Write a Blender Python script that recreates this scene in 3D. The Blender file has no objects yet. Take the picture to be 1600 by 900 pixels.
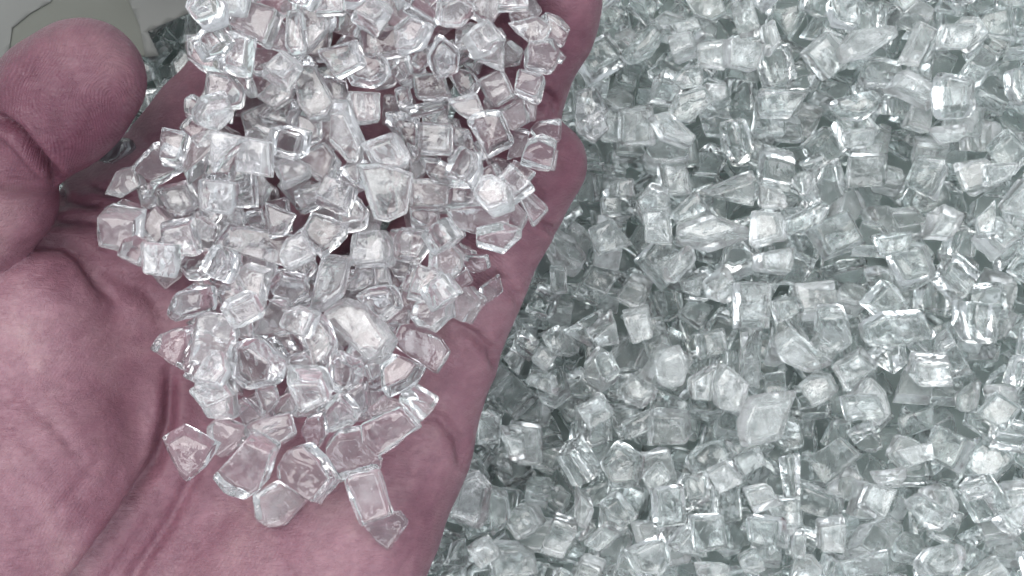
import bpy, bmesh, math, random
import numpy as np
from mathutils import Vector, Matrix, Quaternion, noise as mnoise

SC = bpy.context.scene
COL = SC.collection
MM = 0.001

# ------------------------------------------------------------------ camera
CAM_H = 267.0            # mm above the top of the glass bed
FPX = 1600 * 50 / 36.0   # focal length in photograph pixels

def P(px, py, z):
    """photograph pixel at height z (mm) -> mm in the scene"""
    d = CAM_H - z
    return ((px - 800) * d / FPX, -(py - 450) * d / FPX, z)

cam_d = bpy.data.cameras.new('camera')
cam_d.lens = 50; cam_d.sensor_width = 36; cam_d.sensor_fit = 'HORIZONTAL'
cam_d.clip_start = 0.01; cam_d.clip_end = 20
cam = bpy.data.objects.new('camera', cam_d); COL.objects.link(cam)
cam.location = (0, 0, CAM_H * MM)
SC.camera = cam
cam_d.dof.use_dof = True
cam_d.dof.focus_distance = 0.222
cam_d.dof.aperture_fstop = 80

# ------------------------------------------------------------------ light
SC.view_settings.view_transform = 'Standard'
SC.view_settings.look = 'None'
SC.view_settings.exposure = 0.0
SC.view_settings.gamma = 1.0
SC.cycles.max_bounces = 20
SC.cycles.transmission_bounces = 20
SC.cycles.glossy_bounces = 8
SC.cycles.diffuse_bounces = 4
SC.cycles.transparent_max_bounces = 8
SC.cycles.caustics_refractive = True
SC.cycles.caustics_reflective = True
SC.cycles.blur_glossy = 1.0
SC.cycles.use_denoising = True
SC.cycles.sample_clamp_indirect = 6.0

world = bpy.data.worlds.new("World"); SC.world = world
world.use_nodes = True
bgn = world.node_tree.nodes['Background']
wnt = world.node_tree
_tc = wnt.nodes.new('ShaderNodeTexCoord'); _sx = wnt.nodes.new('ShaderNodeSeparateXYZ')
wnt.links.new(_tc.outputs['Generated'], _sx.inputs[0])
_rp = wnt.nodes.new('ShaderNodeValToRGB')
_rp.color_ramp.elements[0].position = 0.02; _rp.color_ramp.elements[0].color = (0.16, 0.17, 0.18, 1)
_rp.color_ramp.elements[1].position = 0.55; _rp.color_ramp.elements[1].color = (0.88, 0.94, 1.0, 1)
_e = _rp.color_ramp.elements.new(0.25); _e.color = (0.55, 0.58, 0.62, 1)
wnt.links.new(_sx.outputs['Z'], _rp.inputs[0]); wnt.links.new(_rp.outputs[0], bgn.inputs[0])
bgn.inputs[1].default_value = 0.64

def area(name, loc, target, sx, sy, power, color):
    l = bpy.data.lights.new(name, 'AREA'); l.shape = 'RECTANGLE'
    l.size = sx; l.size_y = sy; l.energy = power; l.color = color
    o = bpy.data.objects.new(name, l); COL.objects.link(o)
    o.location = loc
    v = Vector(target) - Vector(loc)
    o.rotation_euler = v.to_track_quat('-Z', 'Y').to_euler()
    return o
area('unseen_area_lamp', (-0.30, 0.45, 1.30), (0, 0, 0), 1.05, 0.70, 14.5, (1.0, 0.98, 0.96))  # unseen soft key overhead, placed for light from the upper left
area('unseen_area_lamp', (0.75, 0.10, 1.15), (0, 0, 0), 0.50, 1.00, 7, (0.93, 0.97, 1.0))  # unseen side lamp, added for contrast and highlights in the glass
area('unseen_area_lamp', (-0.10, -0.95, 0.95), (0, 0, 0), 0.90, 0.45, 6.2, (0.96, 0.98, 1.0))  # another added lamp out of view, for glints in the chips

# ------------------------------------------------------------------ helpers
def mesh_obj(name, verts, faces, mat, smooth=True, parent=None):
    me = bpy.data.meshes.new(name)
    me.from_pydata(verts, [], faces); me.update()
    if smooth:
        me.polygons.foreach_set('use_smooth', [True] * len(me.polygons))
    if mat: me.materials.append(mat)
    o = bpy.data.objects.new(name, me); COL.objects.link(o)
    if parent: o.parent = parent
    return o

def tag(o, label=None, cat=None, group=None, kind=None):
    if label: o['label'] = label
    if cat: o['category'] = cat
    if group: o['group'] = group
    if kind: o['kind'] = kind
    return o

def nodes_of(name):
    m = bpy.data.materials.new(name); m.use_nodes = True
    nt = m.node_tree
    return m, nt, nt.nodes['Principled BSDF']

def N(nt, typ, **kw):
    n = nt.nodes.new(typ)
    for k, v in kw.items():
        if k.startswith('i_'):
            key = k[2:]
            key = int(key) if key.isdigit() else key.replace('_', ' ')
            n.inputs[key].default_value = v
        else:
            setattr(n, k, v)
    return n

def ramp(nt, src, stops):
    r = nt.nodes.new('ShaderNodeValToRGB')
    el = r.color_ramp.elements
    while len(el) < len(stops): el.new(0.5)
    for e, (p, c) in zip(el, stops):
        e.position = p; e.color = (c[0], c[1], c[2], 1) if hasattr(c, '__len__') else (c, c, c, 1)
    nt.links.new(src, r.inputs[0])
    return r

# ------------------------------------------------------------------ materials
def glass_material(name, tint, milk, rough_lo, rough_hi, seed):
    m, nt, b = nodes_of(name)
    L = nt.links.new
    tc = N(nt, 'ShaderNodeTexCoord')
    oi = N(nt, 'ShaderNodeObjectInfo')
    off = N(nt, 'ShaderNodeVectorMath', operation='SCALE')
    cmb = N(nt, 'ShaderNodeCombineXYZ')
    for k in range(3): L(oi.outputs['Random'], cmb.inputs[k])
    L(cmb.outputs[0], off.inputs[0]); off.inputs['Scale'].default_value = 3.7 + seed
    add = N(nt, 'ShaderNodeVectorMath', operation='ADD')
    L(tc.outputs['Object'], add.inputs[0]); L(off.outputs[0], add.inputs[1])
    # clouded, scratched patches on clear glass
    n1 = N(nt, 'ShaderNodeTexNoise', i_Scale=330.0, i_Detail=5.0, i_Roughness=0.65, i_Distortion=0.8)
    L(add.outputs[0], n1.inputs['Vector'])
    r1 = ramp(nt, n1.outputs['Fac'], [(0.44, rough_lo), (0.70, rough_hi)])
    L(r1.outputs[0], b.inputs['Roughness'])
    rv = N(nt, 'ShaderNodeMath', operation='MULTIPLY_ADD'); rv.inputs[1].default_value = 0.30; rv.inputs[2].default_value = -0.15
    L(oi.outputs['Random'], rv.inputs[0])
    ra = N(nt, 'ShaderNodeMath', operation='ADD')
    L(n1.outputs['Fac'], ra.inputs[0]); L(rv.outputs[0], ra.inputs[1])
    r2 = ramp(nt, ra.outputs[0], [(0.42, 1.0 - milk * 0.35), (0.72, 1.0 - milk * 2.6)])
    L(r2.outputs[0], b.inputs['Transmission Weight'])
    # fracture ripples
    n2 = N(nt, 'ShaderNodeTexNoise', i_Scale=190.0, i_Detail=2.5, i_Roughness=0.5, i_Distortion=1.6)
    L(add.outputs[0], n2.inputs['Vector'])
    wv = N(nt, 'ShaderNodeTexWave', i_Scale=95.0, i_Distortion=9.0, i_Detail=2.0)
    wv.inputs['Detail Scale'].default_value = 1.3
    L(add.outputs[0], wv.inputs['Vector'])
    n3 = N(nt, 'ShaderNodeTexNoise', i_Scale=1500.0, i_Detail=3.0)
    L(add.outputs[0], n3.inputs['Vector'])
    b1 = N(nt, 'ShaderNodeBump', i_Strength=0.25, i_Distance=0.0008)
    L(n2.outputs['Fac'], b1.inputs['Height'])
    b2 = N(nt, 'ShaderNodeBump', i_Strength=0.11, i_Distance=0.0004)
    L(wv.outputs['Fac'], b2.inputs['Height']); L(b1.outputs[0], b2.inputs['Normal'])
    b3 = N(nt, 'ShaderNodeBump', i_Strength=0.12, i_Distance=0.0001)
    L(n3.outputs['Fac'], b3.inputs['Height']); L(b2.outputs[0], b3.inputs['Normal'])
    L(b3.outputs[0], b.inputs['Normal'])
    # a slightly different tint for every chip
    mx = N(nt, 'ShaderNodeMix', data_type='RGBA')
    mx.inputs[6].default_value = (*tint[0], 1); mx.inputs[7].default_value = (*tint[1], 1)
    L(oi.outputs['Random'], mx.inputs[0])
    L(mx.outputs[2], b.inputs['Base Color'])
    b.inputs['IOR'].default_value = 1.51
    b.inputs['Specular IOR Level'].default_value = 0.5
    return m

M_CLEAR = glass_material('clear_glass', ((0.97, 0.97, 0.985), (0.995, 0.99, 1.0)), 0.07, 0.0, 0.13, 0.0)
M_GREEN = glass_material('pale_green_glass', ((0.943, 0.980, 0.977), (0.970, 0.991, 0.990)), 0.08, 0.0, 0.13, 1.0)
M_SHADE_GREY = glass_material('shade_grey_glass', ((0.22, 0.22, 0.24), (0.28, 0.28, 0.30)), 0.3, 0.05, 0.25, 2.0)  # grey tint darkened to carry the thumb's shade

def skin_material():
    m, nt, b = nodes_of('skin')
    L = nt.links.new
    tc = N(nt, 'ShaderNodeTexCoord')
    n1 = N(nt, 'ShaderNodeTexNoise', i_Scale=48.0, i_Detail=6.0, i_Roughness=0.68, i_Distortion=0.5)
    L(tc.outputs['Object'], n1.inputs['Vector'])
    r1 = ramp(nt, n1.outputs['Fac'], [(0.30, (0.182, 0.077, 0.106)), (0.45, (0.240, 0.118, 0.152)), (0.56, (0.285, 0.156, 0.188)), (0.72, (0.36, 0.236, 0.250))])
    n2 = N(nt, 'ShaderNodeTexNoise', i_Scale=420.0, i_Detail=4.0, i_Roughness=0.7)
    L(tc.outputs['Object'], n2.inputs['Vector'])
    r2 = ramp(nt, n2.outputs['Fac'], [(0.3, (0.80, 0.76, 0.78)), (0.7, (1.12, 1.1, 1.1))])
    mx = N(nt, 'ShaderNodeMix', data_type='RGBA', blend_type='MULTIPLY'); mx.inputs[0].default_value = 0.8
    L(r1.outputs[0], mx.inputs[6]); L(r2.outputs[0], mx.inputs[7])
    # flush: blood in the thumb and fingertips, paler pads (painted per vertex by place on the hand)
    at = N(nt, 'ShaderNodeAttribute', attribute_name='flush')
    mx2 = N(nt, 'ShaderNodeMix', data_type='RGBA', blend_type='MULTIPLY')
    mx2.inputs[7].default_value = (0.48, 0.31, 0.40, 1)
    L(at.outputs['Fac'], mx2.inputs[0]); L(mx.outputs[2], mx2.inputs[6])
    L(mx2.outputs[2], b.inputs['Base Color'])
    b.inputs['Roughness'].default_value = 0.40
    b.inputs['Specular IOR Level'].default_value = 0.42
    b.inputs['Subsurface Weight'].default_value = 0.25
    b.inputs['Subsurface Radius'].default_value = (1.0, 0.42, 0.28)
    b.inputs['Subsurface Scale'].default_value = 0.0016
    # fine skin relief: ridge lines that follow the 'ridge' field, tiny furrows, pores
    rg = N(nt, 'ShaderNodeAttribute', attribute_name='ridge')
    sn = N(nt, 'ShaderNodeMath', operation='SINE')
    n4 = N(nt, 'ShaderNodeTexNoise', i_Scale=260.0, i_Detail=3.0)
    L(tc.outputs['Object'], n4.inputs['Vector'])
    ma = N(nt, 'ShaderNodeMath', operation='MULTIPLY_ADD'); ma.inputs[1].default_value = 9.0
    L(n4.outputs['Fac'], ma.inputs[0]); L(rg.outputs['Fac'], ma.inputs[2])
    L(ma.outputs[0], sn.inputs[0])
    b1 = N(nt, 'ShaderNodeBump', i_Strength=0.20, i_Distance=0.00011)
    ra_ = N(nt, 'ShaderNodeAttribute', attribute_name='ridge_depth')
    rm_ = N(nt, 'ShaderNodeMath', operation='MULTIPLY')
    L(sn.outputs[0], rm_.inputs[0]); L(ra_.outputs['Fac'], rm_.inputs[1])
    L(rm_.outputs[0], b1.inputs['Height'])
    mp = N(nt, 'ShaderNodeMapping'); mp.inputs['Rotation'].default_value = (0, 0, math.radians(40))
    mp.inputs['Scale'].default_value = (300, 1500, 700)
    L(tc.outputs['Object'], mp.inputs[0])
    n5 = N(nt, 'ShaderNodeTexNoise', i_Scale=1.0, i_Detail=5.0, i_Roughness=0.65, i_Distortion=0.6)
    L(mp.outputs[0], n5.inputs['Vector'])
    b2 = N(nt, 'ShaderNodeBump', i_Strength=0.50, i_Distance=0.00045)
    L(n5.outputs['Fac'], b2.inputs['Height']); L(b1.outputs[0], b2.inputs['Normal'])
    vo = N(nt, 'ShaderNodeTexVoronoi', i_Scale=1100.0, feature='DISTANCE_TO_EDGE')
    L(tc.outputs['Object'], vo.inputs['Vector'])
    b3 = N(nt, 'ShaderNodeBump', i_Strength=0.22, i_Distance=0.0002)
    L(vo.outputs['Distance'], b3.inputs['Height']); L(b2.outputs[0], b3.inputs['Normal'])
    # crossing fine creases of the palm
    vo2 = N(nt, 'ShaderNodeTexVoronoi', i_Scale=1.0, feature='DISTANCE_TO_EDGE')
    mp2 = N(nt, 'ShaderNodeMapping'); mp2.inputs['Rotation'].default_value = (0, 0, math.radians(-38)); mp2.inputs['Scale'].default_value = (130, 310, 200)
    wr = N(nt, 'ShaderNodeMix', data_type='RGBA', blend_type='LINEAR_LIGHT'); wr.inputs[0].default_value = 0.006
    L(tc.outputs['Object'], wr.inputs[6]); L(n2.outputs['Color'], wr.inputs[7])
    L(wr.outputs[2], mp2.inputs[0]); L(mp2.outputs[0], vo2.inputs['Vector'])
    r5 = ramp(nt, vo2.outputs['Distance'], [(0.0, 0.0), (0.07, 1.0)])
    b4 = N(nt, 'ShaderNodeBump', i_Strength=0.35, i_Distance=0.00022)
    L(r5.outputs[0], b4.inputs['Height']); L(b3.outputs[0], b4.inputs['Normal'])
    L(b4.outputs[0], b.inputs['Normal'])
    return m

def simple_material(name, c0, c1, scale, rough, **kw):
    m, nt, b = nodes_of(name)
    tc = N(nt, 'ShaderNodeTexCoord')
    n = N(nt, 'ShaderNodeTexNoise', i_Scale=scale, i_Detail=5.0, i_Roughness=0.6)
    nt.links.new(tc.outputs['Object'], n.inputs['Vector'])
    r = ramp(nt, n.outputs['Fac'], [(0.3, c0), (0.7, c1)])
    nt.links.new(r.outputs[0], b.inputs['Base Color'])
    b.inputs['Roughness'].default_value = rough
    for k, v in kw.items(): b.inputs[k.replace('_', ' ')].default_value = v
    return m

M_SKIN = skin_material()
M_GROUND = simple_material('tray_floor', (0.50, 0.59, 0.57), (0.60, 0.69, 0.67), 60, 0.6)

# ------------------------------------------------------------------ the hand
# (photograph pixel x, y, height of the bone line in mm, flesh radius in mm)
FINGERS = [
    [(196, 350, 26, 10.0), (321, 202, 28, 9.3), (435, 55, 33, 8.8), (560, -95, 43, 8.0), (630, -190, 53, 7.2)],
    [(380, 480, 24, 11.0), (480, 335, 26, 9.8), (580, 190, 31, 9.2), (720, -40, 43, 8.2), (790, -150, 54, 7.3)],
    [(540, 590, 24, 10.5), (620, 480, 27, 9.4), (700, 370, 32, 8.8), (797, 175, 42, 7.7), (850, 45, 49, 7.7), (866, -5, 53, 7.2)],
    [(640, 700, 25, 10.0), (700, 560, 29, 8.0), (742, 455, 33, 7.6), (800, 340, 39, 7.2), (846, 252, 46, 7.1)],
]
PALM = [
    [(190, 345, 25, 10.3), (200, 560, 22, 13.5), (150, 1000, 20, 14.5)],
    [(380, 480, 22, 11.0), (330, 700, 19, 13.0), (240, 1020, 20, 14.5)],
    [(540, 590, 22, 10.5), (470, 760, 19, 13.0), (350, 1040, 20, 14.5)],
    [(640, 700, 24, 9.8), (586, 800, 26, 11.5), (500, 1000, 26, 14.5), (440, 1120, 24, 14)],
    [(500, 820, 24, 12.0), (400, 960, 25, 14.0)],
    [(150, 1000, 20, 14.5), (350, 1040, 20, 14.5)],
    [(260, 1050, 21, 16), (200, 1300, 23, 19), (60, 1750, 28, 24)],
    [(380, 1060, 21, 16), (330, 1300, 23, 19), (230, 1750, 28, 24)],
]
THENAR = [
    [(80, 570, 29, 15.5), (45, 730, 31, 18.5), (-40, 930, 30, 18), (100, 1100, 22, 16)],
    [(64, 474, 38, 9.0), (10, 540, 35, 12), (-40, 640, 32, 15)],
    [(-150, 430, 36, 12.5), (-90, 620, 32, 16), (-60, 820, 28, 17)],
]
WEB = [
    [(-40, 480, 30, 12), (95, 428, 29, 11), (196, 385, 26, 10)],
]
THUMB_PROX = [[(-2, 300, 47, 9.3), (-60, 330, 45, 10.4), (-150, 430, 37, 12)]]
THUMB_DIST = [[(33, 212, 53, 9.6), (92, 160, 56, 9.4), (134, 120, 57, 9.0)]]

def hand_field(X, Y, Z):
    def chain(c, kk=2.0):
        pts = [(*P(a, b, z), r) for a, b, z, r in c]
        out = None
        for (ax, ay, az, ar), (bx, by, bz, br) in zip(pts[:-1], pts[1:]):
            dx, dy, dz = bx - ax, by - ay, bz - az
            t = ((X - ax) * dx + (Y - ay) * dy + (Z - az) * dz) / (dx * dx + dy * dy + dz * dz)
            t = np.clip(t, 0, 1)
            d = np.sqrt((X - ax - t * dx) ** 2 + (Y - ay - t * dy) ** 2 + (Z - az - t * dz) ** 2) - (ar + (br - ar) * t)
            out = d if out is None else smin(out, d, kk)
        return out
    def smin(a, b, k):
        h = np.clip(0.5 + 0.5 * (b - a) / k, 0, 1)
        return b + (a - b) * h - k * h * (1 - h)
    palm = None
    for c in PALM:
        d = chain(c); palm = d if palm is None else smin(palm, d, 7.0)
    th = None
    for c in THENAR:
        d = chain(c, 5.0); th = d if th is None else smin(th, d, 5.0)
    for c in WEB:
        palm = smin(palm, chain(c, 5.0), 4.0)
    palm = smin(palm, th, 3.2)
    fing = None
    for c in FINGERS:
        d = chain(c, 1.5); fing = d if fing is None else smin(fing, d, 1.2)
    out = smin(palm, fing, 5.0)
    tb = smin(chain(THUMB_PROX[0], 3.0), chain(THUMB_DIST[0], 3.0), 1.0)
    return smin(out, tb, 1.0)

def surface_nets(V, o, h):
    S = V < 0
    nx, ny, nz = V.shape
    acc = np.zeros((nx - 1, ny - 1, nz - 1, 3), np.float32); cnt = np.zeros((nx - 1, ny - 1, nz - 1), np.float32)
    corners = [(i, j, k) for i in (0, 1) for j in (0, 1) for k in (0, 1)]
    def sl(c): return tuple(slice(c[a], c[a] + V.shape[a] - 1) for a in range(3))
    for a in corners:
        for ax in range(3):
            if a[ax]: continue
            b = list(a); b[ax] = 1; b = tuple(b)
            va, vb = V[sl(a)], V[sl(b)]
            m = (va < 0) != (vb < 0)
            t = np.where(m, va / np.where(m, va - vb, 1), 0)
            for q in range(3):
                acc[..., q] += np.where(m, a[q] + (t if q == ax else 0), 0)
            cnt += m
    act = cnt > 0
    idx = -np.ones(act.shape, np.int64); idx[act] = np.arange(act.sum())
    cell = np.argwhere(act)
    verts = (cell + acc[act] / cnt[act][:, None]) * h + np.array(o)
    quads = []
    for ax in range(3):
        a = [slice(None)] * 3; b = [slice(None)] * 3
        a[ax] = slice(0, -1); b[ax] = slice(1, None)
        m = S[tuple(a)] != S[tuple(b)]
        e = np.argwhere(m)
        u, v = (ax + 1) % 3, (ax + 2) % 3
        ok = (e[:, u] > 0) & (e[:, v] > 0) & (e[:, u] < V.shape[u] - 1) & (e[:, v] < V.shape[v] - 1)
        e = e[ok]
        du = np.zeros(3, int); du[u] = 1; dv = np.zeros(3, int); dv[v] = 1
        q = np.stack([idx[tuple((e - du - dv).T)], idx[tuple((e - dv).T)], idx[tuple(e.T)], idx[tuple((e - du).T)]], 1)
        inside = S[tuple(e.T)]
        q[~inside] = q[~inside][:, ::-1]
        quads.append(q)
    return verts, np.concatenate(quads)

def smooth_mesh(v, q, n, f=0.5):
    e = np.concatenate([q[:, [0, 1]], q[:, [1, 2]], q[:, [2, 3]], q[:, [3, 0]]])
    for _ in range(n):
        s = np.zeros_like(v); c = np.zeros(len(v))
        for a, b in ((0, 1), (1, 0)):
            for k in range(3): s[:, k] += np.bincount(e[:, a], v[e[:, b], k], len(v))
            c += np.bincount(e[:, a], minlength=len(v))
        v = v + f * (s / np.maximum(c, 1)[:, None] - v)
    return v

def split_quads(v, q):
    e = np.concatenate([q[:, [0, 1]], q[:, [1, 2]], q[:, [2, 3]], q[:, [3, 0]]])
    es = np.sort(e, 1)
    key = es[:, 0] * len(v) + es[:, 1]
    u, first, inv = np.unique(key, return_index=True, return_inverse=True)
    mid = v[es[first]].mean(1)
    fc = v[q].mean(1)
    n0, n1 = len(v), len(v) + len(mid)
    nq = len(q); E = inv.reshape(4, nq) + n0; Fc = np.arange(nq) + n1
    out = [np.stack([q[:, k], E[k], Fc, E[(k + 3) % 4]], 1) for k in range(4)]
    return np.concatenate([v, mid, fc]), np.concatenate(out)

def normals_of(v, q):
    n = np.cross(v[q[:, 2]] - v[q[:, 0]], v[q[:, 3]] - v[q[:, 1]])
    o = np.zeros_like(v)
    for k in range(4):
        for a in range(3): o[:, a] += np.bincount(q[:, k], n[:, a], len(v))
    return o / np.maximum(np.linalg.norm(o, axis=1), 1e-9)[:, None]

# skin folds: (polyline in photograph pixels, depth mm, half-width px, swell mm)
CREASES = [
    ([(268, 545), (266, 600), (262, 660), (245, 715), (215, 770), (175, 830), (125, 895), (60, 980)], 2.3, 9, 0.7),
    ([(330, 690), (300, 750), (262, 820), (215, 890), (180, 960)], 1.1, 9, 0.4),
    ([(22, 392), (60, 382), (100, 381), (128, 402), (150, 440), (190, 480)], 1.1, 9, 0.4),
    ([(78, 352), (120, 343), (168, 350)], 0.5, 7, 0.2),
    ([(84, 326), (112, 316), (168, 320)], 0.5, 6, 0.2),
    ([(118, 395), (165, 425), (225, 455), (262, 500)], 0.6, 11, 0.3),
    ([(-30, 168), (0, 186), (28, 205), (58, 235), (82, 266), (97, 305), (100, 330)], 2.4, 7, 0.8),
    ([(-10, 206), (25, 236), (60, 275), (84, 300)], 0.35, 5, 0.1),
    ([(828, 343), (858, 354), (890, 380)], 0.9, 6, 0.35),
    ([(768, 425), (790, 440), (820, 472)], 0.8, 6, 0.3),
    ([(778, 448), (800, 462), (812, 482)], 0.35, 5, 0.1),
    ([(700, 506), (738, 520), (765, 545), (782, 585)], 1.3, 7, 0.4),
    ([(845, 140), (862, 152), (876, 172)], 0.8, 6, 0.3),
    ([(650, 640), (690, 655), (718, 690), (726, 740)], 1.0, 9, 0.35),
    ([(195, 200), (225, 222), (262, 230)], 0.35, 6, 0.1),
    ([(130, 282), (175, 300), (215, 305)], 0.5, 6, 0.2),
    ([(0, 640), (40, 690), (95, 740)], 0.22, 9, 0.1),
    ([(20, 600), (80, 660), (140, 730)], 0.22, 9, 0.1),
    ([(60, 820), (120, 770), (170, 700)], 0.2, 9, 0.1),
]

def build_hand():
    h = 1.0
    x0, x1, y0, y1, z0, z1 = -135, 30, -152, 84, -14, 74
    xs = np.arange(x0, x1, h, dtype=np.float32); ys = np.arange(y0, y1, h, dtype=np.float32); zs = np.arange(z0, z1, h, dtype=np.float32)
    X, Y, Z = xs[:, None, None], ys[None, :, None], zs[None, None, :]
    V = hand_field(X, Y, Z)
    V[:, 0, :] = 1; V[0] = 1
    v, q = surface_nets(V, (x0, y0, z0), h)
    v = smooth_mesh(v, q, 4, 0.5)
    v, q = split_quads(v, q)
    v = smooth_mesh(v, q, 3, 0.5)
    n = normals_of(v, q)
    # pixel of each vertex for the folds
    d = CAM_H - v[:, 2]
    px = v[:, 0] * FPX / d + 800; py = -v[:, 1] * FPX / d + 450
    disp = np.zeros(len(v))
    up = np.clip(n[:, 2] * 2.2 + 0.1, 0, 1)
    for pts, dep, w, sw in CREASES:
        pts = np.array(pts, float)
        seg = np.linalg.norm(np.diff(pts, axis=0), axis=1); tot = seg.sum()
        best = np.full(len(v), 1e9); tt = np.zeros(len(v)); run = 0
        m = (px > pts[:, 0].min() - 80) & (px < pts[:, 0].max() + 80) & (py > pts[:, 1].min() - 80) & (py < pts[:, 1].max() + 80)
        ii = np.where(m)[0]
        bx = np.full(len(ii), 1e9); bt = np.zeros(len(ii))
        wob = 3.0 * np.sin(px[ii] * 0.05 + py[ii] * 0.033) + 1.5 * np.sin(px[ii] * 0.11 - py[ii] * 0.13)
        for (a, b, L_) in zip(pts[:-1], pts[1:], seg):
            t = np.clip(((px[ii] - a[0]) * (b[0] - a[0]) + (py[ii] - a[1]) * (b[1] - a[1])) / (L_ * L_), 0, 1)
            dd = np.hypot(px[ii] - a[0] - t * (b[0] - a[0]), py[ii] - a[1] - t * (b[1] - a[1]) + wob * 0.6)
            k = dd < bx
            bx = np.where(k, dd, bx); bt = np.where(k, (run + t * L_) / tot, bt); run += L_
        taper = np.clip(np.minimum(bt, 1 - bt) / 0.22, 0.0, 1)
        taper = taper * taper * (3 - 2 * taper)
        disp[ii] += taper * up[ii] * (-dep * np.exp(-(bx / w) ** 2) + sw * np.exp(-((bx - 2.6 * w) / (1.6 * w)) ** 2))
    # soft unevenness of flesh
    for k, (fx, fy, fz, a) in enumerate([(0.21, 0.13, 0.1, 0.20), (-0.12, 0.27, 0.2, 0.18), (0.4, -0.33, 0.3, 0.09), (0.55, 0.62, 0.3, 0.05)]):
        disp += a * np.sin(v[:, 0] * fx + v[:, 1] * fy + v[:, 2] * fz + k)
    v = v + n * disp[:, None]
    # where the skin is flushed, and the run of the ridge lines
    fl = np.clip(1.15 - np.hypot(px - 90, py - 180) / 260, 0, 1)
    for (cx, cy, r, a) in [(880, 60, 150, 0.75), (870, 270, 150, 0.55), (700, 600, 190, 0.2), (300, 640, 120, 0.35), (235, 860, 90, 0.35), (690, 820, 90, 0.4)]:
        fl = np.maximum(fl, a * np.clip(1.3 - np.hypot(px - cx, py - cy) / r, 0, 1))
    ridge = np.zeros(len(v))
    wx = px + 9 * np.sin(py * 0.045 + 1) + 4 * np.sin(px * 0.09 + py * 0.06)      # loops of the thumb print
    wy = py + 9 * np.sin(px * 0.05) + 4 * np.sin(py * 0.11 - px * 0.05)
    tb = np.where(wy < 168, np.hypot(wx - 186, (wy - 168) * 0.72), np.hypot((wx - 186) * 1.0, (wy - 168) * 0.25))
    thumb = (px < 240) & (py < 300) & (v[:, 2] > 44)
    other = px * 0.75 + py * 0.62 + 18 * np.sin(px * 0.012) + 15 * np.sin(py * 0.017 + 1)
    hyp = (px * -0.45 + py * 0.9) + 14 * np.sin(px * 0.02)
    ridge = np.where(thumb, tb * 1.25, np.where(px > 560, hyp * 1.2, other * 1.2))
    me = bpy.data.meshes.new('hand')
    me.from_pydata((v * MM).tolist(), [], q.tolist()); me.update()
    me.polygons.foreach_set('use_smooth', [True] * len(me.polygons))
    rdep = np.where(thumb, 1.15, 0.30 + 0.25 * np.sin(px * 0.013 + 0.7) * np.sin(py * 0.011))
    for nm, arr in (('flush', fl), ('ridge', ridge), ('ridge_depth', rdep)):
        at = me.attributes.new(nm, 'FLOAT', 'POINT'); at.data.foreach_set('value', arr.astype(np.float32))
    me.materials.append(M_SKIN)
    o = bpy.data.objects.new('person', me); COL.objects.link(o)
    return o

hand = build_hand()
tag(hand, 'bare left hand, palm up and cupped, holding a heap of clear glass chips', 'person')

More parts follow.
